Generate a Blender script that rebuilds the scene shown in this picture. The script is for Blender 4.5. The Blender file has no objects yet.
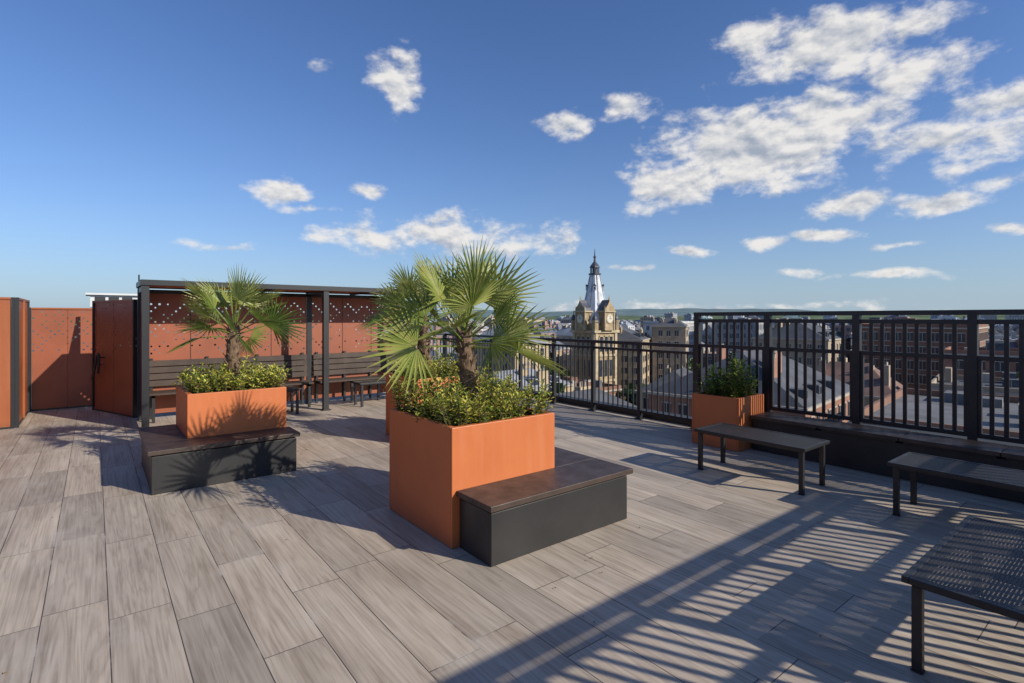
import bpy, math, random
from mathutils import Vector, Matrix, noise
R=math.radians
random.seed(7)
scene=bpy.context.scene
COL=scene.collection
HEAD=38.2

# ------------------------------------------------------------ node helpers
def new_mat(name):
    m=bpy.data.materials.new(name); m.use_nodes=True
    nt=m.node_tree
    b=nt.nodes.get('Principled BSDF')
    return m,nt,b
def M(nt,op,*a,clamp=False):
    n=nt.nodes.new('ShaderNodeMath'); n.operation=op; n.use_clamp=clamp
    for i,v in enumerate(a):
        if isinstance(v,(int,float)): n.inputs[i].default_value=v
        else: nt.links.new(v,n.inputs[i])
    return n.outputs[0]
def V(nt,op,*a):
    n=nt.nodes.new('ShaderNodeVectorMath'); n.operation=op
    for i,v in enumerate(a):
        if isinstance(v,(tuple,list)): n.inputs[i].default_value=v
        else: nt.links.new(v,n.inputs[i])
    return n
def XYZ(nt,x,y,z=0.0):
    n=nt.nodes.new('ShaderNodeCombineXYZ')
    for i,v in enumerate((x,y,z)):
        if isinstance(v,(int,float)): n.inputs[i].default_value=v
        else: nt.links.new(v,n.inputs[i])
    return n.outputs[0]
def SEP(nt,v):
    n=nt.nodes.new('ShaderNodeSeparateXYZ'); nt.links.new(v,n.inputs[0]); return n.outputs
def NOISE(nt,vec,scale,detail=4,rough=.55,dist=0.0):
    n=nt.nodes.new('ShaderNodeTexNoise'); n.inputs['Scale'].default_value=scale
    n.inputs['Detail'].default_value=detail; n.inputs['Roughness'].default_value=rough
    n.inputs['Distortion'].default_value=dist
    if vec is not None: nt.links.new(vec,n.inputs['Vector'])
    return n.outputs[0]
def MR(nt,v,a,b,c=0.0,d=1.0,smooth=False):
    n=nt.nodes.new('ShaderNodeMapRange'); n.clamp=True
    if smooth: n.interpolation_type='SMOOTHSTEP'
    nt.links.new(v,n.inputs[0])
    for i,x in enumerate((a,b,c,d)): n.inputs[i+1].default_value=x
    return n.outputs[0]
def MIX(nt,f,a,b,blend='MIX'):
    n=nt.nodes.new('ShaderNodeMix'); n.data_type='RGBA'; n.blend_type=blend
    if isinstance(f,(int,float)): n.inputs[0].default_value=f
    else: nt.links.new(f,n.inputs[0])
    for i,v in ((6,a),(7,b)):
        if isinstance(v,(tuple,list)): n.inputs[i].default_value=(*v[:3],1)
        else: nt.links.new(v,n.inputs[i])
    return n.outputs[2]
def TC(nt,which='Object'):
    return nt.nodes.new('ShaderNodeTexCoord').outputs[which]
def BUMP(nt,h,b,strength=.3,dist=.01):
    n=nt.nodes.new('ShaderNodeBump'); n.inputs['Strength'].default_value=strength
    n.inputs['Distance'].default_value=dist
    nt.links.new(h,n.inputs['Height']); nt.links.new(n.outputs[0],b.inputs['Normal'])

def simple(name,col,rough=.6,var=.12,scale=3.0,metal=0.0,bump=0.0,bscale=60,spec=.5):
    m,nt,b=new_mat(name)
    co=TC(nt)
    n=NOISE(nt,co,scale,4,.6)
    f=MR(nt,n,.3,.7)
    c=MIX(nt,f,tuple(x*(1-var) for x in col),tuple(min(1,x*(1+var)) for x in col))
    nt.links.new(c,b.inputs['Base Color'])
    nt.links.new(MR(nt,n,.3,.7,min(1,rough+.08),max(0,rough-.08)),b.inputs['Roughness'])
    b.inputs['Metallic'].default_value=metal
    b.inputs['Specular IOR Level'].default_value=spec
    if bump>0: BUMP(nt,NOISE(nt,co,bscale,3,.6),b,bump,.004)
    return m

# ------------------------------------------------------------ mesh builder
class MB:
    def __init__(s): s.v=[];s.f=[];s.m=[];s.uv=[]
    def face(s,pts,mat=0,uv=None):
        i=len(s.v); s.v.extend([tuple(p) for p in pts]); s.f.append(tuple(range(i,i+len(pts)))); s.m.append(mat)
        s.uv.append(uv or [(p[0],p[2]) for p in pts])
    def box(s,x0,x1,y0,y1,z0,z1,mat=0,T=None,skip=''):
        P=[(x0,y0,z0),(x1,y0,z0),(x1,y1,z0),(x0,y1,z0),(x0,y0,z1),(x1,y0,z1),(x1,y1,z1),(x0,y1,z1)]
        Q=[(T@Vector(p)) for p in P] if T else P
        i=len(s.v); s.v.extend([tuple(q) for q in Q])
        for k,(f,ax) in {'b':((0,3,2,1),'z'),'t':((4,5,6,7),'z'),'f':((0,1,5,4),'y'),'r':((1,2,6,5),'x'),'k':((2,3,7,6),'y'),'l':((3,0,4,7),'x')}.items():
            if k in skip: continue
            s.f.append(tuple(i+j for j in f)); s.m.append(mat)
            s.uv.append([((P[j][1],P[j][2]) if ax=='x' else (P[j][0],P[j][2]) if ax=='y' else (P[j][0],P[j][1])) for j in f])
    def cyl(s,p0,p1,r0,r1,n=12,mat=0,caps=True):
        p0=Vector(p0);p1=Vector(p1);d=(p1-p0).normalized()
        a=d.orthogonal().normalized();b=d.cross(a)
        i=len(s.v)
        for k in range(n):
            t=2*math.pi*k/n;o=a*math.cos(t)+b*math.sin(t)
            s.v.append(tuple(p0+o*r0)); s.v.append(tuple(p1+o*r1))
        for k in range(n):
            k2=(k+1)%n
            s.f.append((i+2*k,i+2*k2,i+2*k2+1,i+2*k+1)); s.m.append(mat); s.uv.append([(0,0)]*4)
        if caps:
            s.f.append(tuple(i+2*k for k in range(n))[::-1]); s.m.append(mat); s.uv.append([(0,0)]*n)
            s.f.append(tuple(i+2*k+1 for k in range(n))); s.m.append(mat); s.uv.append([(0,0)]*n)
    def obj(s,name,mats,bevel=0,smooth=False,loc=None,parent=None):
        me=bpy.data.meshes.new(name); me.from_pydata(s.v,[],s.f)
        for m in mats: me.materials.append(m)
        me.polygons.foreach_set('material_index',s.m)
        if smooth: me.polygons.foreach_set('use_smooth',[True]*len(s.f))
        ul=me.uv_layers.new(name='UVMap')
        flat=[c for u in s.uv for p in u for c in p]
        ul.data.foreach_set('uv',flat)
        me.update()
        o=bpy.data.objects.new(name,me); COL.objects.link(o)
        if loc: o.location=loc
        if parent: o.parent=parent
        if bevel:
            md=o.modifiers.new('bevel','BEVEL'); md.width=bevel; md.segments=2; md.limit_method='ANGLE'; md.angle_limit=R(40)
        return o
def empty(name,loc=(0,0,0)):
    e=bpy.data.objects.new(name,None); COL.objects.link(e); e.location=loc; return e

# ------------------------------------------------------------ materials
def deck_material():
    m,nt,b=new_mat('wood_plank_paving')
    co=TC(nt); x,y,z=SEP(nt,co)
    PW=.282
    u=M(nt,'DIVIDE',M(nt,'ADD',x,-.058),PW); row=M(nt,'FLOOR',u); fu=M(nt,'FRACT',u)
    wn=nt.nodes.new('ShaderNodeTexWhiteNoise'); wn.noise_dimensions='1D'; nt.links.new(M(nt,'ADD',row,3.7),wn.inputs['W'])
    v=M(nt,'ADD',M(nt,'DIVIDE',y,1.2),M(nt,'MULTIPLY',wn.outputs[0],5.0)); c=M(nt,'FLOOR',v); fv=M(nt,'FRACT',v)
    w2=nt.nodes.new('ShaderNodeTexWhiteNoise'); w2.noise_dimensions='2D'
    nt.links.new(XYZ(nt,row,c),w2.inputs['Vector']); rid=w2.outputs[0]
    rc=SEP(nt,w2.outputs[1])
    du=M(nt,'MULTIPLY',M(nt,'MINIMUM',fu,M(nt,'SUBTRACT',1.0,fu)),PW)
    dv=M(nt,'MULTIPLY',M(nt,'MINIMUM',fv,M(nt,'SUBTRACT',1.0,fv)),1.2)
    d=M(nt,'MINIMUM',du,dv)
    g=MR(nt,d,.0014,.0034,1,0)
    off=M(nt,'MULTIPLY',rid,90.0)
    gv=XYZ(nt,M(nt,'ADD',M(nt,'MULTIPLY',x,11.0),off),M(nt,'ADD',M(nt,'MULTIPLY',y,.55),off),M(nt,'MULTIPLY',rc[1],20.0))
    g1=NOISE(nt,gv,1.0,4,.55,.5)
    ring=M(nt,'ABSOLUTE',M(nt,'SINE',M(nt,'MULTIPLY',g1,24.0)))
    fv2=XYZ(nt,M(nt,'ADD',M(nt,'MULTIPLY',x,55.0),off),M(nt,'ADD',M(nt,'MULTIPLY',y,1.1),off),0.0)
    g2=NOISE(nt,fv2,1.0,4,.6)
    blot=NOISE(nt,XYZ(nt,M(nt,'ADD',M(nt,'MULTIPLY',x,4.0),off),M(nt,'ADD',M(nt,'MULTIPLY',y,1.0),off),0.0),1.0,3,.55)
    t=M(nt,'ADD',M(nt,'ADD',M(nt,'MULTIPLY',ring,.17),M(nt,'MULTIPLY',g2,.55)),M(nt,'MULTIPLY',blot,.62))
    f=MR(nt,t,.40,.98)
    base=MIX(nt,f,(.27,.213,.158),(.62,.53,.425))
    tone=MIX(nt,rc[2],(.80,.79,.78),(1.08,1.05,1.01))
    base=MIX(nt,1.0,base,tone,'MULTIPLY')
    dirt=NOISE(nt,co,1.7,6,.68)
    base=MIX(nt,MR(nt,dirt,.56,.78,0,.28),base,(.25,.21,.165))
    base=MIX(nt,MR(nt,dirt,.45,.28,0,.25),base,(.58,.54,.47))
    gc=MIX(nt,MR(nt,dirt,.36,.46),(.40,.36,.31),(.06,.05,.042))
    base=MIX(nt,g,base,gc)
    nt.links.new(base,b.inputs['Base Color'])
    nt.links.new(MR(nt,blot,.3,.7,.46,.66),b.inputs['Roughness'])
    b.inputs['Specular IOR Level'].default_value=.35
    h=M(nt,'SUBTRACT',M(nt,'ADD',M(nt,'MULTIPLY',g2,.2),M(nt,'MULTIPLY',rid,.25)),M(nt,'MULTIPLY',g,1.2))
    BUMP(nt,h,b,.3,.003)
    return m
def perf_material(name,col,kind):
    m,nt,b=new_mat(name)
    uv=TC(nt,'UV'); u,v,_=SEP(nt,uv)
    co=TC(nt)
    n=NOISE(nt,co,1.6,6,.6)
    c=MIX(nt,MR(nt,n,.3,.7),tuple(x*.84 for x in col),tuple(x*1.14 for x in col))
    nt.links.new(c,b.inputs['Base Color']); b.inputs['Roughness'].default_value=.5
    if kind=='zig':
        s=.056
        a=M(nt,'DIVIDE',u,s); i=M(nt,'FLOOR',a); fi=M(nt,'FRACT',a)
        e=M(nt,'DIVIDE',v,s); j=M(nt,'FLOOR',e); fj=M(nt,'FRACT',e)
        r=M(nt,'SQRT',M(nt,'ADD',M(nt,'POWER',M(nt,'SUBTRACT',fi,.5),2.0),M(nt,'POWER',M(nt,'SUBTRACT',fj,.5),2.0)))
        wn=nt.nodes.new('ShaderNodeTexWhiteNoise'); wn.noise_dimensions='2D'; nt.links.new(XYZ(nt,i,j),wn.inputs['Vector'])
        hole=M(nt,'LESS_THAN',r,MR(nt,wn.outputs[0],0,1,.19,.31))
        tri=M(nt,'PINGPONG',i,6.0)
        k=M(nt,'FLOORED_MODULO',M(nt,'ADD',j,tri),4.0)
        band=M(nt,'LESS_THAN',k,.5)
        band2=M(nt,'LESS_THAN',M(nt,'FLOORED_MODULO',M(nt,'SUBTRACT',j,tri),6.0),.5)
        rnd=M(nt,'GREATER_THAN',wn.outputs[0],.22)
        msk=M(nt,'MULTIPLY',M(nt,'MAXIMUM',band,band2),rnd)
        vz=M(nt,'MULTIPLY',M(nt,'GREATER_THAN',v,1.0),M(nt,'LESS_THAN',v,1.88))
        hole=M(nt,'MULTIPLY',M(nt,'MULTIPLY',hole,msk),vz)
    else:
        s=.016
        fi=M(nt,'FRACT',M(nt,'DIVIDE',u,s)); fj=M(nt,'FRACT',M(nt,'DIVIDE',v,s))
        r=M(nt,'SQRT',M(nt,'ADD',M(nt,'POWER',M(nt,'SUBTRACT',fi,.5),2.0),M(nt,'POWER',M(nt,'SUBTRACT',fj,.5),2.0)))
        hole=M(nt,'LESS_THAN',r,.18)
    nt.links.new(M(nt,'SUBTRACT',1.0,hole),b.inputs['Alpha'])
    return m
m_deck=deck_material()
m_perf=perf_material('orange_perforated_panel',(.285,.080,.034),'zig')
m_mesh=perf_material('dark_perforated_steel',(.034,.029,.026),'grid')
def orange_mat(name,k=1.0):
    m,nt,b=new_mat(name)
    co=TC(nt); x,y,z=SEP(nt,co)
    s=lambda c: tuple(q*k for q in c)
    n=NOISE(nt,co,1.5,6,.6)
    st=NOISE(nt,XYZ(nt,M(nt,'MULTIPLY',x,18.0),M(nt,'MULTIPLY',y,18.0),M(nt,'MULTIPLY',z,1.2)),1.0,4,.6)
    c=MIX(nt,MR(nt,n,.3,.7),s((.49,.130,.036)),s((.56,.162,.048)))
    c=MIX(nt,MR(nt,st,.52,.8,0,.22),c,s((.60,.25,.12)))
    c=MIX(nt,MR(nt,st,.42,.2,0,.22),c,s((.36,.10,.04)))
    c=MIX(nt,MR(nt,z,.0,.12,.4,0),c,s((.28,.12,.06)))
    nt.links.new(c,b.inputs['Base Color'])
    nt.links.new(MR(nt,st,.3,.7,.40,.58),b.inputs['Roughness'])
    BUMP(nt,NOISE(nt,co,2.2,2,.5),b,.15,.03)
    return m
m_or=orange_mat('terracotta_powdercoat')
m_ord=orange_mat('deep_orange_panel',.58)
m_blk=simple('charcoal_steel',(.020,.020,.021),.42,.25,5,0,.1,90)
m_blk2=simple('black_panel',(.022,.021,.020),.5,.35,2.5,0,.1,80)
m_top=simple('dark_bench_board',(.055,.036,.026),.5,.35,7,0,.3,50)
m_grey=simple('dark_backrest_slat',(.060,.040,.028),.6,.25,5)
m_soil=simple('soil',(.05,.035,.022),.95,.4,20,0,1.0,40)
m_trunk=simple('palm_fibre',(.15,.095,.055),.9,.45,25,0,1.0,70)
def leaf_mat(name,c1,c2,tr=.35,scale=9,rough=.45):
    m,nt,b=new_mat(name)
    co=TC(nt); n=NOISE(nt,co,scale,2,.6)
    c=MIX(nt,MR(nt,n,.35,.65),c1,c2)
    nt.links.new(c,b.inputs['Base Color']); b.inputs['Roughness'].default_value=rough
    t=nt.nodes.new('ShaderNodeBsdfTranslucent'); nt.links.new(c,t.inputs[0])
    mx=nt.nodes.new('ShaderNodeMixShader'); mx.inputs[0].default_value=tr
    out=nt.nodes['Material Output']
    nt.links.new(b.outputs[0],mx.inputs[1]); nt.links.new(t.outputs[0],mx.inputs[2]); nt.links.new(mx.outputs[0],out.inputs[0])
    return m
palm_mats=[leaf_mat('palm_leaf_dark',(.08,.13,.022),(.14,.20,.035)),
           leaf_mat('palm_leaf_mid',(.15,.21,.035),(.25,.30,.06)),
           leaf_mat('palm_leaf_light',(.27,.32,.065),(.40,.40,.11)),
           leaf_mat('palm_leaf_dry',(.28,.21,.09),(.38,.30,.14))]
bush_mats=[leaf_mat('shrub_leaf_dark',(.05,.085,.015),(.09,.14,.025),.25,20),
           leaf_mat('shrub_leaf_green',(.17,.24,.03),(.27,.33,.055),.3,20),
           leaf_mat('shrub_leaf_yellow',(.50,.47,.06),(.64,.57,.13),.3,20),
           leaf_mat('shrub_twig',(.07,.05,.03),(.1,.07,.04),.0,20)]

# ------------------------------------------------------------ deck & host building
mb=MB(); mb.box(-7,7.05,-6,13,-.06,0,0)
mb.obj('roof_terrace_deck',[m_deck])
m_conc=simple('grey_render',(.33,.31,.28),.85,.15,.4)
mb=MB(); mb.box(-7.2,7.3,-6.2,13.2,-26,-.07,0)
for zz in range(-24,-2,4):
    for yy in range(-5,13,2):
        mb.box(7.3,7.33,yy,yy+1.1,zz,zz+2,1)
mb.obj('host_building',[m_conc,simple('dark_window_glass',(.03,.04,.05),.1,.2,1)])

# ------------------------------------------------------------ railings
def rail_run(name,p0,length,axis,h,screen=False,spacing=1.0):
    mb=MB()
    T=Matrix.Translation(Vector(p0)) @ (Matrix.Identity(4) if axis=='x' else Matrix.Rotation(R(90),4,'Z'))
    n=int(round(length/spacing))
    pw=.037 if screen else .03
    for i in range(n+1):
        x=i*spacing
        mb.box(x-pw,x+pw,-pw,pw,0,h-.03,0,T)
        mb.box(x-.07,x+.07,-.06,.06,0,.012,0,T)
        for bx in (-.05,.05):
            mb.cyl(T@Vector((x+bx,-.045,.012)),T@Vector((x+bx,-.045,.026)),.009,.009,6,0)
    mb.box(-.04,length+.04,-.04,.04,h-.03,h+.02,0,T)
    for i in range(n):
        a=i*spacing+pw; b=(i+1)*spacing-pw
        if screen:
            mb.box(a,b,-.022,.022,h-.12,h-.075,0,T)
            mb.box(a,b,-.022,.022,1.19,1.235,0,T)
            mb.box(a,b,-.022,.022,.44,.485,0,T)
            mb.box(a,a+.03,-.02,.02,.485,1.19,0,T); mb.box(b-.03,b,-.02,.02,.485,1.19,0,T)
            k=8
            for j in range(1,k+1):
                x=a+(b-a)*j/(k+1)
                mb.box(x-.018,x+.018,-.007,.007,.485,1.19,0,T)
                mb.box(x-.018,x+.018,-.007,.007,1.235,h-.12,0,T)
            mb.box(a,b,-.01,.01,.04,.40,0,T)
        else:
            mb.box(a,b,-.02,.02,h-.13,h-.09,0,T)
            mb.box(a,b,-.02,.02,.10,.14,0,T)
            k=8
            for j in range(1,k+1):
                x=a+(b-a)*j/(k+1)
                mb.box(x-.010,x+.010,-.008,.008,.14,h-.13,0,T)
    return mb.obj(name,[m_blk])
rail_run('metal_railing',(6.8,4.36,0),7.0,'y',1.2)
rail_run('metal_railing',(.8,11.3,0),6.0,'x',1.2)
rail_run('tall_metal_screen',(6.72,-.72,0),5.0,'y',1.66,True)
rail_run('tall_metal_screen',(-.35,-.85,0),7.0,'x',1.66,True)
mb=MB(); mb.box(6.93,7.1,-.9,11.5,-.002,.11,0)
mb.obj('deck_edge_kerb',[m_blk2])

# built-in bench along screen
mb=MB()
mb.box(6.28,6.60,-.5,3.25,.002,.36,1)
for i in range(5):
    y0=-.5+i*.750
    mb.box(6.22,6.645,y0+.003,y0+.747,.385,.425,0)
    mb.box(6.25,6.62,y0+.03,y0+.72,.36,.385,1)
mb.obj('built_in_bench',[m_top,m_blk2],.004)

# ------------------------------------------------------------ planters
def soil_and_box(mb,x0,x1,y0,y1,h):
    t=.022
    mb.box(x0,x1,y0,y0+t,.004,h,0); mb.box(x0,x1,y1-t,y1,.004,h,0)
    mb.box(x0,x0+t,y0+t,y1-t,.004,h,0); mb.box(x1-t,x1,y0+t,y1-t,.004,h,0)
    mb.box(x0+t,x1-t,y0+t,y0+t+.03,h-.02,h-.002,0); mb.box(x0+t,x1-t,y1-t-.03,y1-t,h-.02,h-.002,0)
    mb.box(x0+t,x0+t+.03,y0+t+.03,y1-t-.03,h-.02,h-.002,0); mb.box(x1-t-.03,x1-t,y0+t+.03,y1-t-.03,h-.02,h-.002,0)
    mb.box(x0+t,x1-t,y0+t,y1-t,h-.2,h-.07,1)
def planter(name,x0,x1,y0,y1,h):
    mb=MB(); soil_and_box(mb,x0,x1,y0,y1,h)
    return mb.obj(name,[m_or,m_soil],.005)
def planter_bench(name,rects):
    mb=MB()
    for (x0,x1,y0,y1,ov) in rects:
        l,r,f,k=ov
        mb.box(x0,x1,y0,y1,.003,.345,1)
        mb.box(x0+.012,x1-.012,y0+.012,y1-.012,.345,.362,1)
        mb.box(x0-l,x1+r,y0-f,y1+k,.362,.402,0)
    return mb.obj(name,[m_top,m_blk2],.004)
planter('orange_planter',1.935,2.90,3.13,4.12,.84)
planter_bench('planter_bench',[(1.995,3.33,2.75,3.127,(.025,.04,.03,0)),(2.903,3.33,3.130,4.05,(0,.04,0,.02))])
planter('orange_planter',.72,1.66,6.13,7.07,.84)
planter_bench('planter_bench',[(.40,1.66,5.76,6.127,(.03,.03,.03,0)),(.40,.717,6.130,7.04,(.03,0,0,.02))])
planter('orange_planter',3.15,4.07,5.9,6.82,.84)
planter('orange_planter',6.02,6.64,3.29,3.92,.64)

# ------------------------------------------------------------ free-standing benches
def bench(name,x0,x1,y0,y1,h=.43):
    mb=MB(); t=.02
    for (x,y) in ((x0+.03,y0+.03),(x1-.07,y0+.03),(x0+.03,y1-.07),(x1-.07,y1-.07)):
        mb.box(x,x+.04,y,y+.04,.008,h-.045,1)
        mb.box(x-.004,x+.044,y-.004,y+.044,.001,.008,1)
    mb.box(x0+.03,x1-.03,y0+.03,y0+.055,h-.045,h-.006,1); mb.box(x0+.03,x1-.03,y1-.055,y1-.03,h-.045,h-.006,1)
    mb.box(x0+.03,x0+.055,y0+.055,y1-.055,h-.045,h-.006,1); mb.box(x1-.055,x1-.03,y0+.055,y1-.055,h-.045,h-.006,1)
    w=.03
    mb.box(x0,x1,y0,y0+w,h-.03,h,1); mb.box(x0,x1,y1-w,y1,h-.03,h,1)
    mb.box(x0,x0+w,y0+w,y1-w,h-.03,h,1); mb.box(x1-w,x1,y0+w,y1-w,h-.03,h,1)
    mb.face([(x0+w,y0+w,h-.003),(x1-w,y0+w,h-.003),(x1-w,y1-w,h-.003),(x0+w,y1-w,h-.003)],0,[(x0,y0),(x1,y0),(x1,y1),(x0,y1)])
    if x1-x0>y1-y0:
        for k in (1,2):
            xx=x0+(x1-x0)*k/3; mb.box(xx-.015,xx+.015,y0+.055,y1-.055,h-.04,h-.008,1)
    else:
        for k in (1,2):
            yy=y0+(y1-y0)*k/3; mb.box(x0+.055,x1-.055,yy-.015,yy+.015,h-.04,h-.008,1)
    return mb.obj(name,[m_mesh,m_blk],.003)
bench('metal_bench',4.98,5.52,2.10,3.22)
bench('metal_bench',5.06,5.60,.38,1.50)
bench('metal_bench',2.88,4.08,.24,.80)
bench('metal_bench',1.5,2.70,9.1,9.5)
bench('metal_bench',3.72,4.9,9.1,9.5)

# ------------------------------------------------------------ pergola shelter
mb=MB()
PX0,PX1,PX2=.57,3.15,5.0
for px in (PX0,PX1,PX2):
    mb.box(px-.045,px+.045,9.2,9.29,0,2.07,0)
    mb.box(px-.045,px+.045,10.12,10.21,0,2.07,0)
    mb.box(px-.035,px+.035,9.29,10.12,1.99,2.07,0)
    mb.box(px-.08,px+.08,9.165,9.325,.001,.012,0)
mb.box(PX0-.06,PX2+.06,9.18,9.26,2.07,2.15,0)
mb.box(PX0-.06,PX2+.06,10.16,10.24,2.07,2.15,0)
mb.box(PX0-.06,PX0+.02,9.26,10.16,2.07,2.15,0); mb.box(PX2-.02,PX2+.06,9.26,10.16,2.07,2.15,0)
x=PX0+.02
n=7
w=(PX2-.02-x)/n
for i in range(n):
    mb.box(x+i*w+.004,x+(i+1)*w-.004,9.262,10.158,2.085,2.10,1)
mb.box(PX0-.02,PX2+.02,9.262,10.158,2.102,2.135,0)
for xx in (1.45,2.3,3.95):
    mb.box(xx-.02,xx+.02,9.262,10.158,2.045,2.084,0)
for a,b in ((PX0+.045,PX1-.045),(PX1+.045,PX2-.045)):
    k=4 if b-a>2.2 else 3
    ww=(b-a)/k
    for i in range(k):
        mb.box(a+i*ww+.005,a+(i+1)*ww-.005,10.14,10.146,.08,1.99,2)
        mb.box(a+i*ww-.012,a+i*ww+.012,10.147,10.18,.08,1.99,0)
    mb.box(a,b,10.12,10.2,1.99,2.05,0)
mb.box(PX0-.004,PX0+.004,9.30,10.11,.08,1.98,3)
mb.obj('pergola_shelter',[m_blk,m_or,m_perf,m_ord],.002)
mb=MB()
for a,b in ((PX0+.06,PX1-.06),(PX1+.06,PX2-.06)):
    for i in range(4):
        mb.box(a,b,9.68+i*.105,9.68+i*.105+.092,.42,.45,0)
    for i in range(4):
        mb.box(a,b,10.06+i*.006,10.085+i*.006,.52+i*.105,.61+i*.105,1)
    nn=3
    for i in range(nn+1):
        xx=a+.05+(b-a-.14)*i/nn
        mb.box(xx,xx+.04,9.70,9.74,.001,.42,2); mb.box(xx,xx+.04,10.09,10.13,.001,.96,2)
        mb.box(xx,xx+.04,9.70,10.09,.38,.419,2)
mb.obj('slatted_wall_bench',[m_top,m_grey,m_blk])

# ------------------------------------------------------------ orange walls at the left
def panel_wall(name,p0,p1,h,npan,perf=True,frame=True,handle=None):
    p0=Vector((*p0,0));p1=Vector((*p1,0)); L=(p1-p0).length
    ang=math.atan2(p1.y-p0.y,p1.x-p0.x)
    T=Matrix.Translation(p0)@Matrix.Rotation(ang,4,'Z')
    mb=MB(); w=L/npan
    for i in range(npan):
        mb.box(i*w+.004,(i+1)*w-.004,-.004,.004,.03,h-.03,1 if perf else 2,T)
        mb.box(i*w+.012,(i+1)*w-.012,-.022,-.0045,.03,.05,2,T)
    if frame:
        mb.box(-.03,0,-.03,.03,.001,h,0,T); mb.box(L,L+.03,-.03,.03,.001,h,0,T)
    mb.box(0,L,-.02,.02,h-.03,h,2,T); mb.box(0,L,-.02,.02,.004,.03,0,T)
    for i in range(1,npan):
        mb.box(i*w-.02,i*w+.02,.006,.035,.03,h-.03,2,T)
    if handle:      # end of a stair handrail: sloping tube with returned end
        hx=handle
        pts=[(hx-.16,-.09,.55),(hx-.05,-.09,.80),(hx+.02,-.09,.97),(hx+.07,-.09,.99),(hx+.09,-.09,.93),(hx+.05,-.09,.66)]
        for q,w_ in zip(pts,pts[1:]): mb.cyl(T@Vector(q),T@Vector(w_),.020,.020,10,0)
        for q in (pts[1],pts[4]): mb.cyl(T@Vector(q),T@Vector((q[0],-.004,q[2])),.010,.010,8,0)
    return mb.obj(name,[m_blk,m_perf,m_ord],.0)
panel_wall('orange_panel_wall',(-6.8,10.52),(-.95,10.52),1.9,6,False)
panel_wall('orange_panel_screen',(-.90,12.1),(-.90,10.56),1.9,2,False,True,.45)
panel_wall('orange_perforated_wall',(-.86,12.25),(.10,12.25),1.78,2,True)
panel_wall('orange_panel_screen',(0.0,11.75),(.50,10.44),1.9,2,True,True,.30)
panel_wall('orange_panel_wall',(-6.8,-5.8),(-6.8,10.5),1.9,14,False)

# ------------------------------------------------------------ palms
def fan_leaf(mb,base,d,pet,rad,mat,rng):
    d=Vector(d).normalized()
    up=Vector((0,0,1))
    side=d.cross(up)
    if side.length<.05: side=Vector((1,0,0))
    side.normalize(); nrm=side.cross(d).normalized()
    roll=rng.uniform(-1.3,1.3)
    q=Matrix.Rotation(roll,3,d); side=q@side; nrm=q@nrm
    base=Vector(base)
    pts=[]; seg=5
    sag=rng.uniform(.01,.05)*(1-abs(d.z))
    for i in range(seg+1):
        t=i/seg
        pts.append(base+d*pet*t-up*sag*t*t)
    for i in range(seg):
        mb.cyl(pts[i],pts[i+1],.0085-.0006*i,.0079-.0006*i,5,1,False)
    hub=pts[-1]; d2=(pts[-1]-pts[-2]).normalized()
    tilt=rng.uniform(-.15,.40)
    q=Matrix.Rotation(-tilt,3,side); fd=(q@d2).normalized(); fn=side.cross(fd).normalized()
    N=rng.randint(20,24); span=rng.uniform(1.45,1.95)
    half=span/N
    droopy=rng.uniform(.0,.08)
    for k in range(N):
        a=-span+2*span*(k+.5)/N
        L=rad*(1-.24*(abs(a)/span)**1.6)*rng.uniform(.91,1.05)
        bd=fd*math.cos(a)+side*math.sin(a)
        bs=-fd*math.sin(a)+side*math.cos(a)
        cup=.24*(1-math.cos(a))
        prev=None
        m=mat if rng.random()>.18 else max(0,min(2,mat+rng.choice((-1,1))))
        tw=rng.uniform(-.04,.04)
        bend=droopy*(3.5 if rng.random()<.12 else 1)
        for t in (0.03,.38,.60,.82,1.0):
            r=L*t
            wdt=half*r*.97 if t<=.40 else L*half*.40*(1-((t-.40)/.60)**1.4)
            c=hub+bd*r+fn*(cup*r*.6)-up*(bend*L*max(0,t-.45)**2*2.2)+bs*tw*r*t
            e=fn*(wdt*.55)
            cur=(c-bs*wdt+e,c-e*.3,c+bs*wdt+e)
            if prev:
                if t<1.0:
                    mb.face([prev[0],prev[1],cur[1],cur[0]],m); mb.face([prev[1],prev[2],cur[2],cur[1]],m)
                else:
                    mb.face([prev[0],prev[1],c],m if rng.random()>.1 else 3); mb.face([prev[1],prev[2],c],m)
            prev=cur

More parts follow.
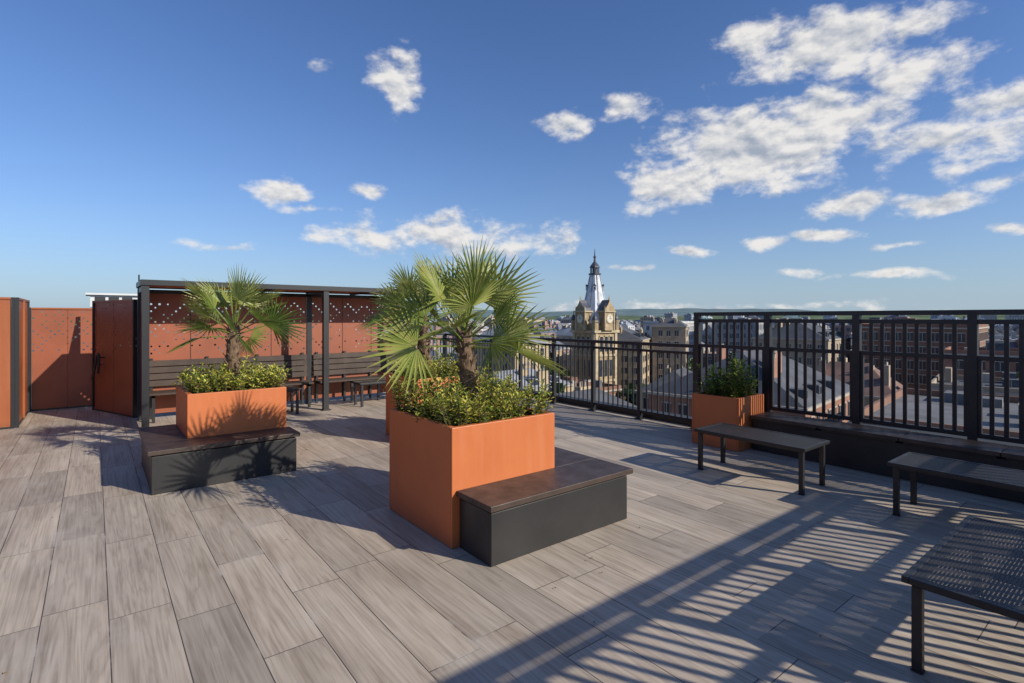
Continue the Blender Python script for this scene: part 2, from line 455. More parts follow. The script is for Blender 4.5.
def palm(x,y,z0,hz,n,petr,fanr,seed,lean=(0,0),elmin=-12):
    rng=random.Random(seed)
    tb=MB()
    rings=14; sides=14; top=Vector((x+lean[0],y+lean[1],hz)); bot=Vector((x,y,z0))
    idx=[]
    for i in range(rings+1):
        t=i/rings; c=bot.lerp(top,t); r=.050+.016*math.sin(t*2.6)
        row=[]
        for k in range(sides):
            a=2*math.pi*k/sides
            rr=r*(1+rng.uniform(-.13,.13))
            row.append(len(tb.v)); tb.v.append((c.x+math.cos(a)*rr,c.y+math.sin(a)*rr,c.z))
        idx.append(row)
    for i in range(rings):
        for k in range(sides):
            k2=(k+1)%sides
            tb.f.append((idx[i][k],idx[i][k2],idx[i+1][k2],idx[i+1][k])); tb.m.append(0); tb.uv.append([(0,0)]*4)
    ns=60
    for i in range(ns):
        t=i/ns; c=bot.lerp(top,t); a=i*2.4; o=Vector((math.cos(a),math.sin(a),0))
        p=c+o*.050; tb.cyl(p,p+o*rng.uniform(.02,.05)+Vector((0,0,rng.uniform(.03,.09))),.013,.006,5,0)
    for i in range(200):
        t=rng.random(); c=bot.lerp(top,t); a=rng.uniform(0,6.28); o=Vector((math.cos(a),math.sin(a),0))
        p=c+o*.055; q=p+o*rng.uniform(.005,.04)+Vector((rng.uniform(-.03,.03),rng.uniform(-.03,.03),rng.uniform(-.05,.06)))
        s=Vector((-o.y,o.x,0))*.0025
        tb.face([p-s,p+s,q+s*.3,q-s*.3],0)
    e=empty('fan_palm',(0,0,0))
    tb.obj('trunk',[m_trunk],0,False,None,e)
    lb=MB()
    for i in range(n):
        t=(i+.5)/n
        el=R(80-(80-elmin)*t**.85)+rng.uniform(-.10,.10)
        az=i*2.39996+rng.uniform(-.3,.3)
        d=(math.cos(az)*math.cos(el),math.sin(az)*math.cos(el),math.sin(el))
        base=top+Vector((d[0]*.03,d[1]*.03,-.14*t))
        mat=2 if t<.4 else (1 if rng.random()<.6 else (2 if rng.random()<.6 else 0))
        fan_leaf(lb,base,d,petr*rng.uniform(.8,1.2),fanr*rng.uniform(.85,1.08),mat,rng)
    for i in range(4):
        a=rng.uniform(0,6.28); q=top+Vector((math.cos(a)*.08,math.sin(a)*.08,rng.uniform(.45,.68)))
        lb.cyl(top,q,.010,.002,5,2)
    lb.obj('fronds',palm_mats,0,False,None,e)
    return e
palm(2.43,3.62,.76,1.50,19,.37,.44,11,(-.08,.0),-6)
palm(1.20,6.60,.76,1.52,18,.34,.41,23,(.03,.0),0)
palm(3.55,6.35,.76,1.66,19,.42,.46,35,(-.08,.03),-6)

# ------------------------------------------------------------ shrubs
def shrub(name,x0,x1,y0,y1,z,nsh,hmin,hmax,seed,ls=.034,over=.07,w=(.22,.40,.38),grassy=False):
    rng=random.Random(seed); mb=MB()
    cx=(x0+x1)/2; cy=(y0+y1)/2
    for s in range(nsh):
        bx=rng.uniform(x0,x1); by=rng.uniform(y0,y1)
        ex=(bx-cx)/((x1-x0)/2); ey=(by-cy)/((y1-y0)/2)
        lump=.65+.8*noise.noise(Vector((bx*3.4,by*3.4,seed)))
        h=rng.uniform(hmin,hmax)*max(.35,lump+.25)
        tip=Vector((bx+ex*over*rng.uniform(.2,1.4)+rng.uniform(-.06,.06),by+ey*over*rng.uniform(.2,1.4)+rng.uniform(-.06,.06),z+h))
        base=Vector((bx,by,z-.05))
        mb.cyl(base,tip,.004,.002,4,3,False)
        nl=int(10+h*50)
        tone=rng.random()
        for k in range(nl):
            t=1-(k/nl)**1.2*.85
            p=base.lerp(tip,t)
            a=k*2.4+rng.uniform(-.4,.4); e=rng.uniform(-.1,.9)
            if k<4: e=rng.uniform(.6,1.2)
            d=Vector((math.cos(a)*math.cos(e),math.sin(a)*math.cos(e),math.sin(e)))
            sd=d.cross(Vector((0,0,1))).normalized(); nn=sd.cross(d)
            L=ls*rng.uniform(.7,1.3); W=L*.30
            b0=p+d*.008
            u=rng.random()
            if k<nl*.55: m=2 if u<w[2]+.28*(tone>.35) else (1 if u<.95 else 0)
            else: m=0 if u<.35 else (1 if u<.82 else 2)
            if grassy: m=0 if u<.40 else 1
            t1=b0+d*L-nn*L*.12; c=b0+d*L*.5
            mb.face([b0,c-sd*W+nn*W*.4,t1],m); mb.face([b0,t1,c+sd*W+nn*W*.4],m)
    return mb.obj(name,bush_mats)
shrub('variegated_shrub',1.98,2.86,3.17,4.08,.80,330,.12,.32,1,.038)
shrub('variegated_shrub',.77,1.61,6.18,7.02,.80,270,.10,.28,2,.040)
shrub('variegated_shrub',3.2,4.02,5.95,6.77,.80,220,.08,.26,3,.040)
shrub('green_shrub',6.10,6.57,3.36,3.86,.60,95,.14,.50,4,.050,.08,(.4,.4,.1),True)

rng=random.Random(77); mb=MB()
for i in range(70):
    if i%2: cx,cy=rng.choice(((2.3,2.5),(1.6,3.6),(.3,6.0),(1.9,6.6),(3.0,5.6),(5.8,3.9)))
    else: cx,cy=rng.uniform(0,6),rng.uniform(1,8)
    px=cx+rng.gauss(0,.35); py=cy+rng.gauss(0,.35)
    if (1.9<px<3.4 and 2.7<py<4.2) or (.35<px<1.75 and 5.7<py<7.1) or (3.1<px<4.1 and 5.85<py<6.9) or px>6.0: continue
    a=rng.uniform(0,6.28); L=rng.uniform(.010,.026)
    d=Vector((math.cos(a),math.sin(a),.15))*L; s=Vector((-math.sin(a),math.cos(a),0))*L*.35
    p=Vector((px,py,.006)); mb.face([p-d*.5,p+s+Vector((0,0,.003)),p+d*.5],0); mb.face([p-d*.5,p+d*.5,p-s+Vector((0,0,.004))],0)
mb.obj('fallen_leaves',[simple('dry_leaf',(.20,.13,.05),.8,.4,3)])

# ------------------------------------------------------------ city
GZ=-26.0
m_ground=simple('city_ground',(.12,.125,.11),.95,.35,.02)
mb=MB(); mb.box(-9000,9000,-9000,9000,GZ-1,GZ,0); mb.obj('ground',[m_ground])

wall_cols={'blond':(.42,.32,.19),'red':(.30,.15,.10),'grey':(.27,.26,.245),'white':(.52,.50,.47),'brick':(.22,.115,.075),'tan':(.36,.285,.20)}
def hz(c,f):  # mixes blue aerial haze into a surface colour, stronger for farther levels
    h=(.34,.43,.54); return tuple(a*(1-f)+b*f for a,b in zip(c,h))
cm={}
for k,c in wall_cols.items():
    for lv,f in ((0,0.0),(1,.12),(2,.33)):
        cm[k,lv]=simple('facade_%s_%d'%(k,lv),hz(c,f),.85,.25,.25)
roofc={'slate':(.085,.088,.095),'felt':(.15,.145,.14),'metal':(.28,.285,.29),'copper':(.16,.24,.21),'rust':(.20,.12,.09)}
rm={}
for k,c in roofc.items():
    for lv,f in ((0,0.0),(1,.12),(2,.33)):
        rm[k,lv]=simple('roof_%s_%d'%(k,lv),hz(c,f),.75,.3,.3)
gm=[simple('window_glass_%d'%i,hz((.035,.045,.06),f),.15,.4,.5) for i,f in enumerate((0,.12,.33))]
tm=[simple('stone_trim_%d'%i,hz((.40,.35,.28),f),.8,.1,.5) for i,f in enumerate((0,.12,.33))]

def building(mb,cx,cy,w,d,top,rot,rng,mi,kind,base=GZ,fine=True):
    T=Matrix.Translation((cx,cy,0))@Matrix.Rotation(rot,4,'Z')
    wl,rf,gl,tr=mi
    x0,x1,y0,y1=-w/2,w/2,-d/2,d/2
    mb.box(x0,x1,y0,y1,base,top,wl,T,skip='b')
    fh=3.4; nf=min(5 if fine else 3,int((top-base)/fh))
    sp=rng.choice((2.4,3.0,3.6)); ww=sp*rng.uniform(.38,.6); wh=rng.uniform(1.5,2.1)
    for fl in range(nf):
        zt=top-1.0-fl*fh; zb=zt-wh
        if zb<base: break
        n=int((w-1)/sp)
        for i in range(n):
            x=x0+(w-n*sp)/2+i*sp+(sp-ww)/2
            mb.box(x,x+ww,y0-.05,y0+.01,zb,zt,gl,T,skip='kb')
            if fine:
                mb.box(x-.15,x+ww+.15,y0-.16,y0-.051,zb-.2,zb-.01,tr,T)
                mb.box(x-.1,x+ww+.1,y0-.12,y0-.051,zt+.01,zt+.22,tr,T)
                mb.box(x+ww/2-.05,x+ww/2+.05,y0-.09,y0-.051,zb,zt,tr,T)
        n=int((d-1)/sp)
        for i in range(n):
            y=y0+(d-n*sp)/2+i*sp+(sp-ww)/2
            mb.box(x0-.05,x0+.01,y,y+ww,zb,zt,gl,T,skip='rb')
            if fine:
                mb.box(x0-.16,x0-.051,y-.15,y+ww+.15,zb-.2,zb-.01,tr,T)
                mb.box(x0-.12,x0-.051,y-.1,y+ww+.1,zt+.01,zt+.22,tr,T)
                mb.box(x0-.09,x0-.051,y+ww/2-.05,y+ww/2+.05,zb,zt,tr,T)
    if fine:
        mb.box(x0-.3,x1+.3,y0-.3,y1+.3,top,top+.35,tr,T)
        if kind=='flat':
            for q in ((x0-.1,x1+.1,y0-.1,y0+.25),(x0-.1,x1+.1,y1-.25,y1+.1),(x0-.1,x0+.25,y0+.25,y1-.25),(x1-.25,x1+.1,y0+.25,y1-.25)):
                mb.box(*q,top+.351,top+1.1,wl,T)
    if kind=='pitch':
        zt=top+(.351 if fine else 0); h=min(w,d)*rng.uniform(.22,.34)
        if w>d: P=[(x0,y0,zt),(x1,y0,zt),(x1,y1,zt),(x0,y1,zt),(x0+d*.35,0,zt+h),(x1-d*.35,0,zt+h)]; F=[(0,1,5,4),(2,3,4,5),(1,2,5),(3,0,4)]
        else: P=[(x0,y0,zt),(x1,y0,zt),(x1,y1,zt),(x0,y1,zt),(0,y0+w*.35,zt+h),(0,y1-w*.35,zt+h)]; F=[(0,1,4),(1,2,5,4),(2,3,5),(3,0,4,5)]
        P=[T@Vector(p) for p in P]
        for f in F: mb.face([P[i] for i in f],rf)
        for i in range(rng.randint(3,5)):
            x=rng.uniform(x0+1,x1-3); y=rng.uniform(y0+1,y1-2); a=rng.uniform(1.2,2.8); zc=zt+h*rng.uniform(.75,1.15)
            mb.box(x,x+a,y,y+.8,zt-.5,zc,wl,T)
            if fine:
                for q in range(int(a/.5)):
                    c=T@Vector((x+.3+q*.5,y+.4,zc)); mb.cyl(c,c+Vector((0,0,.6)),.13,.11,6,tr)
        if w>d:
            n=int(w/6)
            for i in range(n):
                x=x0+3+i*6
                if x>x1-4: break
                mb.box(x,x+1.5,y0+1.0,y0+3.2,zt+.3,zt+1.7,rf,T); mb.box(x+.25,x+1.25,y0+.96,y0+.999,zt+.6,zt+1.5,gl,T)
    else:
        zt=top+(.351 if fine else 0)
        mb.box(x0+.4,x1-.4,y0+.4,y1-.4,zt,zt+.05,rf,T)
        for i in range(rng.randint(4,9)):
            a=rng.uniform(.8,3.5); b=rng.uniform(.8,3); x=rng.uniform(x0+1,x1-a-1) if w>a+2.5 else x0+1; y=rng.uniform(y0+1,y1-b-1) if d>b+2.5 else y0+1
            mb.box(x,x+a,y,y+b,zt+.051,zt+rng.uniform(.6,2.6),rng.choice((rf,tr,wl)),T)
        for i in range(rng.randint(0,3)):
            p=T@Vector((rng.uniform(x0+1,x1-1),rng.uniform(y0+1,y1-1),zt))
            mb.cyl(p,p+Vector((0,0,rng.uniform(1,3))),.08,.05,5,rf)
def rel(D,r):
    L=r*D; return (.618*D+.786*L, .786*D-.618*L)
def near_building(cx,cy,w,d,top,rot,wall,roof,kind,lv,seed,name='city_building',fine=True):
    mb=MB(); building(mb,cx,cy,w,d,top,rot,random.Random(seed),(0,1,2,3),kind,GZ,fine)
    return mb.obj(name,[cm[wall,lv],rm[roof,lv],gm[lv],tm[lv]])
near_building(171,43,30,24,-1.0,.1,'brick','felt','flat',0,1,'brick_warehouse')
near_building(150,64,20,18,-4.0,.1,'tan','slate','pitch',0,2,'sandstone_tenement')
near_building(190,134,18,16,-.8,.25,'white','felt','flat',1,3,'white_office_block')
near_building(206,112,16,16,0.0,.25,'grey','felt','flat',1,4,'grey_office_block')
near_building(220,276,20,16,-1.0,.2,'white','felt','flat',1,5,'white_office_block')
near_building(232,250,16,16,-3.0,.2,'white','felt','flat',1,6,'white_office_block')
near_building(128,108,20,16,-5,.5,'blond','slate','pitch',0,7,'sandstone_hotel')
near_building(142,100,10,10,-1.2,.5,'tan','slate','pitch',0,8,'sandstone_hotel')
near_building(108,128,18,15,-9,.5,'blond','slate','pitch',0,17,'sandstone_hotel')
near_building(3.0,41,7,12,-.5,.05,'grey','felt','pitch',0,9,'neighbouring_block',False)
near_building(40,17,18,24,-12,.08,'tan','felt','flat',0,10,'sandstone_tenement')
near_building(44,44,22,20,-12.5,.08,'blond','slate','pitch',0,12,'sandstone_tenement')
near_building(70,10,26,22,-8.5,.12,'brick','felt','flat',0,13,'red_brick_office')
near_building(74,38,24,20,-9,.12,'red','slate','pitch',0,14,'red_sandstone_block')
mb=MB()
mb.box(-.2,2.2,36.5,38.5,2.2,2.85,0); mb.box(-.4,2.4,36.3,38.7,2.851,2.95,0)
for q in (0,.6,1.2): mb.box(q,q+.45,36.46,36.499,2.3,2.75,1)
mb.box(.2,1.8,36.8,38.2,-.2,2.2,1); mb.cyl((2.0,37.4,-.2),(2.0,37.4,4.1),.05,.04,6,1)
mb.obj('rooftop_plant_unit',[simple('white_cladding',(.6,.6,.58),.5,.08,1),m_blk2])
occupied=[(171,43,22),(150,64,17),(190,134,15),(206,112,13),(220,276,15),(232,250,13),(128,108,16),(142,100,8),(108,128,12),(40,17,18),(44,44,18),(70,10,19),(74,38,18),(1.5,41,12)]
tower_xy=rel(150,(595-512)/530)
occupied.append((tower_xy[0],tower_xy[1],14))
rng=random.Random(5)
far=MB()
FK=[(k,lv) for lv in (1,2) for k in wall_cols]
RK=[(k,lv) for lv in (1,2) for k in roofc]
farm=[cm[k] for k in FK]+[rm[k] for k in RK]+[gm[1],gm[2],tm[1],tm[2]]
o1=len(FK);o2=o1+len(RK)
ca,sa=math.cos(.16),math.sin(.16)
ST=23
for gx in range(-5,56):
    for gy in range(-16,56):
        ux=30+gx*ST+rng.uniform(-2.5,2.5); uy=gy*ST+rng.uniform(-2.5,2.5)
        x=ux*ca-uy*sa; y=ux*sa+uy*ca
        if x<24 and y<40: continue
        Dd=.618*x+.786*y; Ll=.786*x-.618*y
        if Dd<20: continue
        ratio=Ll/Dd
        if ratio<-.35 or ratio>1.35: continue
        dist=math.hypot(x,y)
        if dist<46 or dist>1250: continue
        if any(math.hypot(x-a,y-b)<r+12 for a,b,r in occupied): continue
        if rng.random()<.08: continue
        w=rng.uniform(13,20); d=rng.uniform(12,18)
        if dist<130: top=rng.uniform(-15,-9.5)
        elif dist<300: top=rng.uniform(-14,-5)
        else: top=rng.uniform(-17,-6)
        if dist>260 and rng.random()<.05: top=rng.uniform(-5,3)
        if .04<ratio<.26 and dist<150: top=min(top,-13.5)
        rot=.16+rng.choice((0,0,0,.2,-.2))
        wall=rng.choice(('blond','blond','tan','tan','red','red','grey','white','brick','brick')); roof=rng.choice(('slate','slate','slate','felt','rust','metal','copper'))
        kind=rng.choice(('pitch','pitch','flat'))
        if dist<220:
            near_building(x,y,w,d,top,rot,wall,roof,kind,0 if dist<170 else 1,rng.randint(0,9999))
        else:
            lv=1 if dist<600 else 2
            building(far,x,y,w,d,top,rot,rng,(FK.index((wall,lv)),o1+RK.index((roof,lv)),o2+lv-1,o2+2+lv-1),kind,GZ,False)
for (D,r,w,top) in ((900,-.02,20,7),(1000,.30,24,10),(1000,.335,20,8),(820,.26,22,3),(1100,.47,24,7),(1050,.6,30,9),(900,.72,24,7),(1000,.8,20,11),(980,.9,28,7),(700,.55,20,3),(650,.95,22,5),(1150,.12,22,4),(1200,.05,26,3)):
    x,y=rel(D,r); building(far,x,y,w,w*.7,top,.3,rng,(FK.index((rng.choice(('white','grey','tan')),2)),o1+RK.index(('felt',2)),o2+1,o2+3),'flat',GZ,False)
far.obj('distant_city_buildings',farm)

m_tree=leaf_mat('tree_leaves',(.035,.065,.018),(.07,.11,.03),.2,.4)
m_bark=simple('bark',(.09,.07,.05),.9,.3,3)
tb=MB(); rng=random.Random(9)
for i in range(150):
    D=rng.uniform(90,800); r=rng.uniform(-.05,1.2); x,y=rel(D,r)
    h=rng.uniform(10,18); rr=h*.34
    base=Vector((x,y,GZ)); tb.cyl(base,base+Vector((0,0,h*.6)),.35,.15,6,1)
    n=90 if D<300 else 40
    for k in range(n):
        a=rng.uniform(0,6.28); b=math.acos(rng.uniform(-.6,1)); q=rr*rng.uniform(.4,1)
        c=base+Vector((math.cos(a)*math.sin(b)*q,math.sin(a)*math.sin(b)*q,h*.7+math.cos(b)*q*1.05))
        s=rr*.28*rng.uniform(.6,1.3)
        n1=Vector((rng.uniform(-1,1),rng.uniform(-1,1),rng.uniform(-1,1))).normalized(); t1=n1.orthogonal().normalized()*s; t2=n1.cross(t1.normalized())*s
        tb.face([c-t1,c-t2*.6,c+t1,c+t2*.8],0)
tb.obj('street_trees',[m_tree,m_bark])

def hills(name,dist,zmax,seed,col,col2):
    m,nt,b=new_mat(name+'_mat'); co=TC(nt)
    n=NOISE(nt,co,.006,6,.65); c=MIX(nt,MR(nt,n,.42,.58),col,col2); nt.links.new(c,b.inputs['Base Color']); b.inputs['Roughness'].default_value=1.0; b.inputs['Specular IOR Level'].default_value=0
    mb=MB(); n=200; rows=8
    g=[]
    for j in range(rows):
        row=[]
        for i in range(n+1):
            az=R(HEAD-75+150*i/n)
            rr=dist*(1+.09*j)
            t=j/(rows-2)
            prof=min(1,t)
            hh=(.66+.55*noise.noise(Vector((az*2.6,seed,0)))+.20*noise.noise(Vector((az*9,seed,j*.3)))+.05*noise.noise(Vector((az*40,seed,j*.5))))
            z=GZ-2+(zmax-GZ)*prof*max(.1,hh)
            row.append(len(mb.v)); mb.v.append((math.sin(az)*rr,math.cos(az)*rr,z))
        g.append(row)
    for j in range(rows-1):
        for i in range(n):
            mb.f.append((g[j][i],g[j][i+1],g[j+1][i+1],g[j+1][i])); mb.m.append(0); mb.uv.append([(0,0)]*4)
    return mb.obj(name,[m],0,True)
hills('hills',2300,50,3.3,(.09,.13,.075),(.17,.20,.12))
hills('hills',4200,135,8.1,(.14,.20,.215),(.19,.25,.25))  # far ridge: distance haze painted into its blue-green colours

# ------------------------------------------------------------ clock tower with spire
tx,ty=tower_xy
TT=Matrix.Translation((tx,ty,0))@Matrix.Rotation(R(-2),4,'Z')
m_st=simple('clock_tower_sandstone',(.34,.25,.14),.85,.4,.7)
m_stl=simple('clock_tower_stone_pale',(.44,.35,.22),.85,.25,.7)
m_lead=simple('spire_lead',(.60,.61,.62),.5,.2,.8)
m_dk=simple('spire_dark_slate',(.06,.065,.08),.5,.3,.8)
m_face=simple('clock_dial',(.60,.55,.42),.5,.05,1)
TM=[m_st,m_stl,m_lead,m_dk,m_face,gm[0]]
mb=MB()
mb.box(-4.3,4.3,-4.3,4.3,GZ,-2.5,0,TT)
mb.box(-4.9,4.9,-4.9,4.9,-2.5,-1.8,1,TT); mb.box(-4.6,4.6,-4.6,4.6,-9,-8.4,1,TT); mb.box(-4.6,4.6,-4.6,4.6,-16,-15.4,1,TT)
mb.box(-4.2,4.2,-4.2,4.2,-1.8,.2,0,TT)
for s in range(4):
    S=TT@Matrix.Rotation(R(90*s),4,'Z')
    for x in (-4.25,3.35): mb.box(x,x+.9,-4.59,-4.301,GZ,-2.5,1,S)
    for x in (-2.4,-.5,1.4):
        mb.box(x,x+1.0,-4.36,-4.29,-7.6,-3.6,5,S); mb.box(x-.2,x+1.2,-4.58,-4.365,-3.55,-3.25,1,S)
        mb.box(x,x+1.0,-4.36,-4.29,-14.5,-10,5,S)
        for xx in (x-.35,x+1.05): mb.box(xx,xx+.22,-4.5,-4.301,-8.3,-3.6,1,S)
    mb.box(-1.75,1.75,-5.6,-3.0,-1.8,3.2,0,S)
    for sx in (-1,1):
        mb.cyl(S@Vector((sx*1.75,-5.6,-1.7)),S@Vector((sx*1.75,-5.6,3.2)),.32,.28,10,1)
        mb.cyl(S@Vector((sx*1.75,-5.6,3.7)),S@Vector((sx*1.75,-5.6,4.9)),.28,.03,8,1)
    mb.box(-2.2,2.2,-6.05,-2.9,3.2,3.6,1,S)
    P=[(-1.7,-5.8,3.6),(1.7,-5.8,3.6),(1.5,-5.8,4.4),(.9,-5.8,5.1),(.45,-5.8,5.7),(0,-5.8,6.6),(-.45,-5.8,5.7),(-.9,-5.8,5.1),(-1.5,-5.8,4.4)]
    Q=[(x,-3.0,z) for x,y,z in P]
    mb.face([S@Vector(p) for p in P],0)
    L=len(P)
    for i in range(L):
        j=(i+1)%L; mb.face([S@Vector(P[i]),S@Vector(P[j]),S@Vector(Q[j]),S@Vector(Q[i])],3)
    mb.cyl(S@Vector((0,-5.6,1.4)),S@Vector((0,-5.78,1.4)),1.35,1.35,24,1)
    mb.cyl(S@Vector((0,-5.78,1.4)),S@Vector((0,-5.84,1.4)),1.1,1.1,24,4)
    mb.box(-.07,.07,-5.88,-5.845,1.4,2.3,3,S); mb.box(0,.65,-5.93,-5.89,1.34,1.46,3,S)
    mb.cyl(S@Vector((0,-5.6,6.3)),S@Vector((0,-5.6,7.9)),.2,.03,6,1)
    c=Vector((4.2,-4.2,0))
    mb.cyl(S@(c+Vector((0,0,-2.3))),S@(c+Vector((0,0,.6))),.7,.7,8,0)
    mb.cyl(S@(c+Vector((0,0,.6))),S@(c+Vector((0,0,.9))),.95,.95,8,1)
    prev=(.8,.9)
    for r_,z_ in ((.75,1.5),(.5,2.1),(.15,2.5),(.05,3.8)):
        mb.cyl(S@(c+Vector((0,0,prev[1]))),S@(c+Vector((0,0,z_))),prev[0],r_,8,3,False); prev=(r_,z_)
prof=[(4.5,.2),(3.9,2.6),(3.35,5.0),(2.75,7.4),(2.2,10.0),(1.75,12.4),(1.45,13.8)]
for (a,za),(b,zb) in zip(prof,prof[1:]):
    mb.cyl(TT@Vector((0,0,za)),TT@Vector((0,0,zb)),a,b,8,2,False)
for k in range(8):
    t=R(22.5+45*k)
    for (a,za),(b,zb) in zip(prof,prof[1:]):
        mb.cyl(TT@Vector((math.cos(t)*a,math.sin(t)*a,za)),TT@Vector((math.cos(t)*b,math.sin(t)*b,zb)),.07,.07,5,3,False)
for z,rr in ((9.4,2.25),):
    for s in range(4):
        S=TT@Matrix.Rotation(R(90*s+45),4,'Z')
        mb.box(-.4,.4,-rr-.25,-rr+.9,z,z+1.1,2,S); mb.box(-.22,.22,-rr-.29,-rr-.251,z+.15,z+.9,5,S)
        P=[S@Vector(p) for p in ((-.5,-rr-.3,z+1.1),(.5,-rr-.3,z+1.1),(0,-rr-.3,z+1.8))]; q=S@Vector((0,-rr+1.0,z+1.3))
        mb.face(P,3); mb.face([P[0],P[2],q],3); mb.face([P[1],P[2],q],3)
zb_=1.4
mb.cyl(TT@Vector((0,0,12.4+zb_)),TT@Vector((0,0,12.8+zb_)),1.75,1.75,8,3)
for k in range(8):
    t=R(45*k); mb.cyl(TT@Vector((math.cos(t)*1.15,math.sin(t)*1.15,12.8+zb_)),TT@Vector((math.cos(t)*1.15,math.sin(t)*1.15,14.4+zb_)),.16,.16,6,3)
mb.cyl(TT@Vector((0,0,12.8+zb_)),TT@Vector((0,0,14.4+zb_)),.6,.6,8,3)
pv=(1.45,14.4+zb_)
for r_,z_ in ((1.3,14.9),(.75,15.6),(.34,16.2),(.22,17.5),(.05,19.9)):
    z_+=zb_; mb.cyl(TT@Vector((0,0,pv[1])),TT@Vector((0,0,z_)),pv[0],r_,8,3,False); pv=(r_,z_)
mb.cyl(TT@Vector((0,0,18.6)),TT@Vector((0,0,19.1)),.4,.4,8,3)
mb.obj('clock_tower_spire',TM)

# ------------------------------------------------------------ world: sky + clouds
world=bpy.data.worlds.new('World'); scene.world=world; world.use_nodes=True
nt=world.node_tree; nt.nodes.clear()
out=nt.nodes.new('ShaderNodeOutputWorld'); bg=nt.nodes.new('ShaderNodeBackground')
sky=nt.nodes.new('ShaderNodeTexSky'); sky.sky_type='NISHITA'; sky.sun_disc=False
SUN_EL=28.0; SUN_AZ=154.3
sky.sun_elevation=R(SUN_EL); sky.sun_rotation=R(SUN_AZ); sky.altitude=50
sky.air_density=1.0; sky.dust_density=.5; sky.ozone_density=1.6
bg.inputs['Strength'].default_value=.125
gen=TC(nt,'Generated'); dn=V(nt,'NORMALIZE',gen).outputs[0]
x,y,z=SEP(nt,dn)
az=M(nt,'MULTIPLY',M(nt,'ARCTAN2',x,y),57.29578)
el=M(nt,'MULTIPLY',M(nt,'ARCSINE',z),57.29578)
pw_=V(nt,'MULTIPLY',dn,(9,9,14)).outputs[0]
wn=nt.nodes.new('ShaderNodeTexNoise'); wn.inputs['Scale'].default_value=1.0; wn.inputs['Detail'].default_value=1; nt.links.new(pw_,wn.inputs['Vector'])
wc=V(nt,'MULTIPLY',V(nt,'SUBTRACT',wn.outputs['Color'],(.5,.5,.5)).outputs[0],(5.0,2.2,0)).outputs[0]
P=V(nt,'ADD',XYZ(nt,az,el,0.0),wc).outputs[0]
clouds=[(-12.6,23.4,3.8,3.6,1.5),(-23.8,12.5,3.6,1.7,1.2),(-21,11.0,2.8,.9,.9),(-15.8,12.7,2.4,1.0,1.0),
(-5.6,8.9,12,2.6,.72),(1.9,8.4,6,1.8,.7),(-16,8.6,5,1.2,.8),(-28.4,6.8,2.6,.6,.7),
(6,20,3.2,1.5,1.0),(11.7,21.2,4,1.5,.85),(31,23.8,9.5,2.9,1.15),(25.1,25.4,5,2.2,1.1),(37.6,20.3,4.5,2.2,.95),
(24.2,16.1,11.5,4.6,1.65),(17.6,13.4,6.2,2.6,1.4),(31,17.7,7.5,3.2,1.25),(39.6,14.5,7,2.4,1.0),(43.2,16.7,5,2.2,.95),
(18.6,6.7,3.4,.65,.95),(25.5,7,3.0,1.0,1.1),(12.8,5.5,2.6,.5,.8),(32.5,10.2,4.0,1.1,1.0),(38.3,9.7,4.2,1.15,1.1),(42.6,10.8,3,1.0,.9),
(31,7.9,3,.7,1.0),(36.2,6.5,3,.5,.85),(35.9,3.7,4.4,.5,.8),(27.7,4.2,2,.4,.8),(-21.3,23.8,1.5,.7,.45),(44.5,6.8,3,.5,.8),
(19.5,1.1,16,.5,.6),(80,14,14,4,.9),(-60,16,8,3,.8)]
cur=None
for (a,e,w,h,s) in clouds:
    q=V(nt,'MULTIPLY_ADD',P,(1/w,1/h,0),(-(a+HEAD)/w,-e/h,0)).outputs[0]
    L=V(nt,'LENGTH',q).outputs['Value']
    b_=M(nt,'MULTIPLY_ADD',L,-s,s)
    cur=b_ if cur is None else M(nt,'MAXIMUM',cur,b_)
cur=M(nt,'MAXIMUM',cur,-1.2)
nv=V(nt,'MULTIPLY',dn,(15,15,27)).outputs[0]
n1=NOISE(nt,nv,1.0,8,.58,.1)
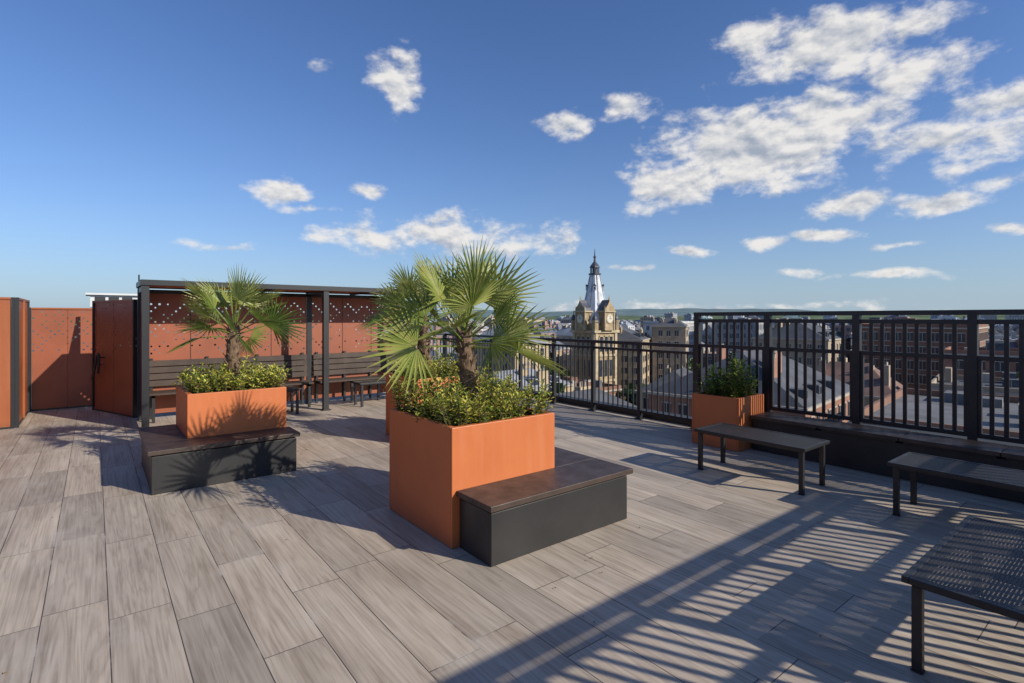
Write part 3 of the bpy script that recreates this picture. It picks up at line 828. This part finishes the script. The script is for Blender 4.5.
nv2=V(nt,'ADD',nv,(.0,-.10,.26)).outputs[0]
n2=NOISE(nt,nv2,1.0,4,.52,.1)
dens=M(nt,'ADD',cur,M(nt,'MULTIPLY',M(nt,'SUBTRACT',n1,.50),2.9))
mask=MR(nt,dens,.0,.80,0,1,True)
light=M(nt,'ADD',M(nt,'MULTIPLY',M(nt,'SUBTRACT',n1,n2),4.0),.80)
light=M(nt,'ADD',light,MR(nt,dens,.5,1.8,0,-.36),clamp=True)
ccol=MIX(nt,light,(2.9,3.3,4.0),(6.9,6.7,6.45))
skyc=MIX(nt,1.0,sky.outputs[0],(.56,.74,1.07),'MULTIPLY')
hf=M(nt,'MULTIPLY',M(nt,'EXPONENT',M(nt,'MULTIPLY',M(nt,'MAXIMUM',el,0.0),-.16)),.88)
skyc=MIX(nt,hf,skyc,(3.2,4.1,5.0))
col=MIX(nt,M(nt,'MULTIPLY',mask,.95),skyc,ccol)
nt.links.new(col,bg.inputs['Color']); nt.links.new(bg.outputs[0],out.inputs[0])
try:
    world.cycles.sampling_method='MANUAL'; world.cycles.sample_map_resolution=256
except Exception: pass

# ------------------------------------------------------------ sun
sd=bpy.data.lights.new('sun','SUN'); sd.energy=5.0; sd.angle=R(.5); sd.color=(1,.94,.84)
so=bpy.data.objects.new('sun',sd); COL.objects.link(so)
ce=math.cos(R(SUN_EL)); dirv=Vector((math.sin(R(SUN_AZ))*ce,math.cos(R(SUN_AZ))*ce,math.sin(R(SUN_EL))))
so.rotation_euler=(-dirv).to_track_quat('-Z','Y').to_euler(); so.location=dirv*60

# ------------------------------------------------------------ camera
cd=bpy.data.cameras.new('camera'); cd.sensor_width=36; cd.lens=530/1024*36
cd.shift_y=-23.5/1024; cd.clip_start=.05; cd.clip_end=20000
co_=bpy.data.objects.new('camera',cd); COL.objects.link(co_)
co_.location=(0,0,1.6); co_.rotation_euler=(R(90),0,R(-HEAD))
scene.camera=co_
scene.view_settings.view_transform='Standard'; scene.view_settings.look='None'; scene.view_settings.exposure=0
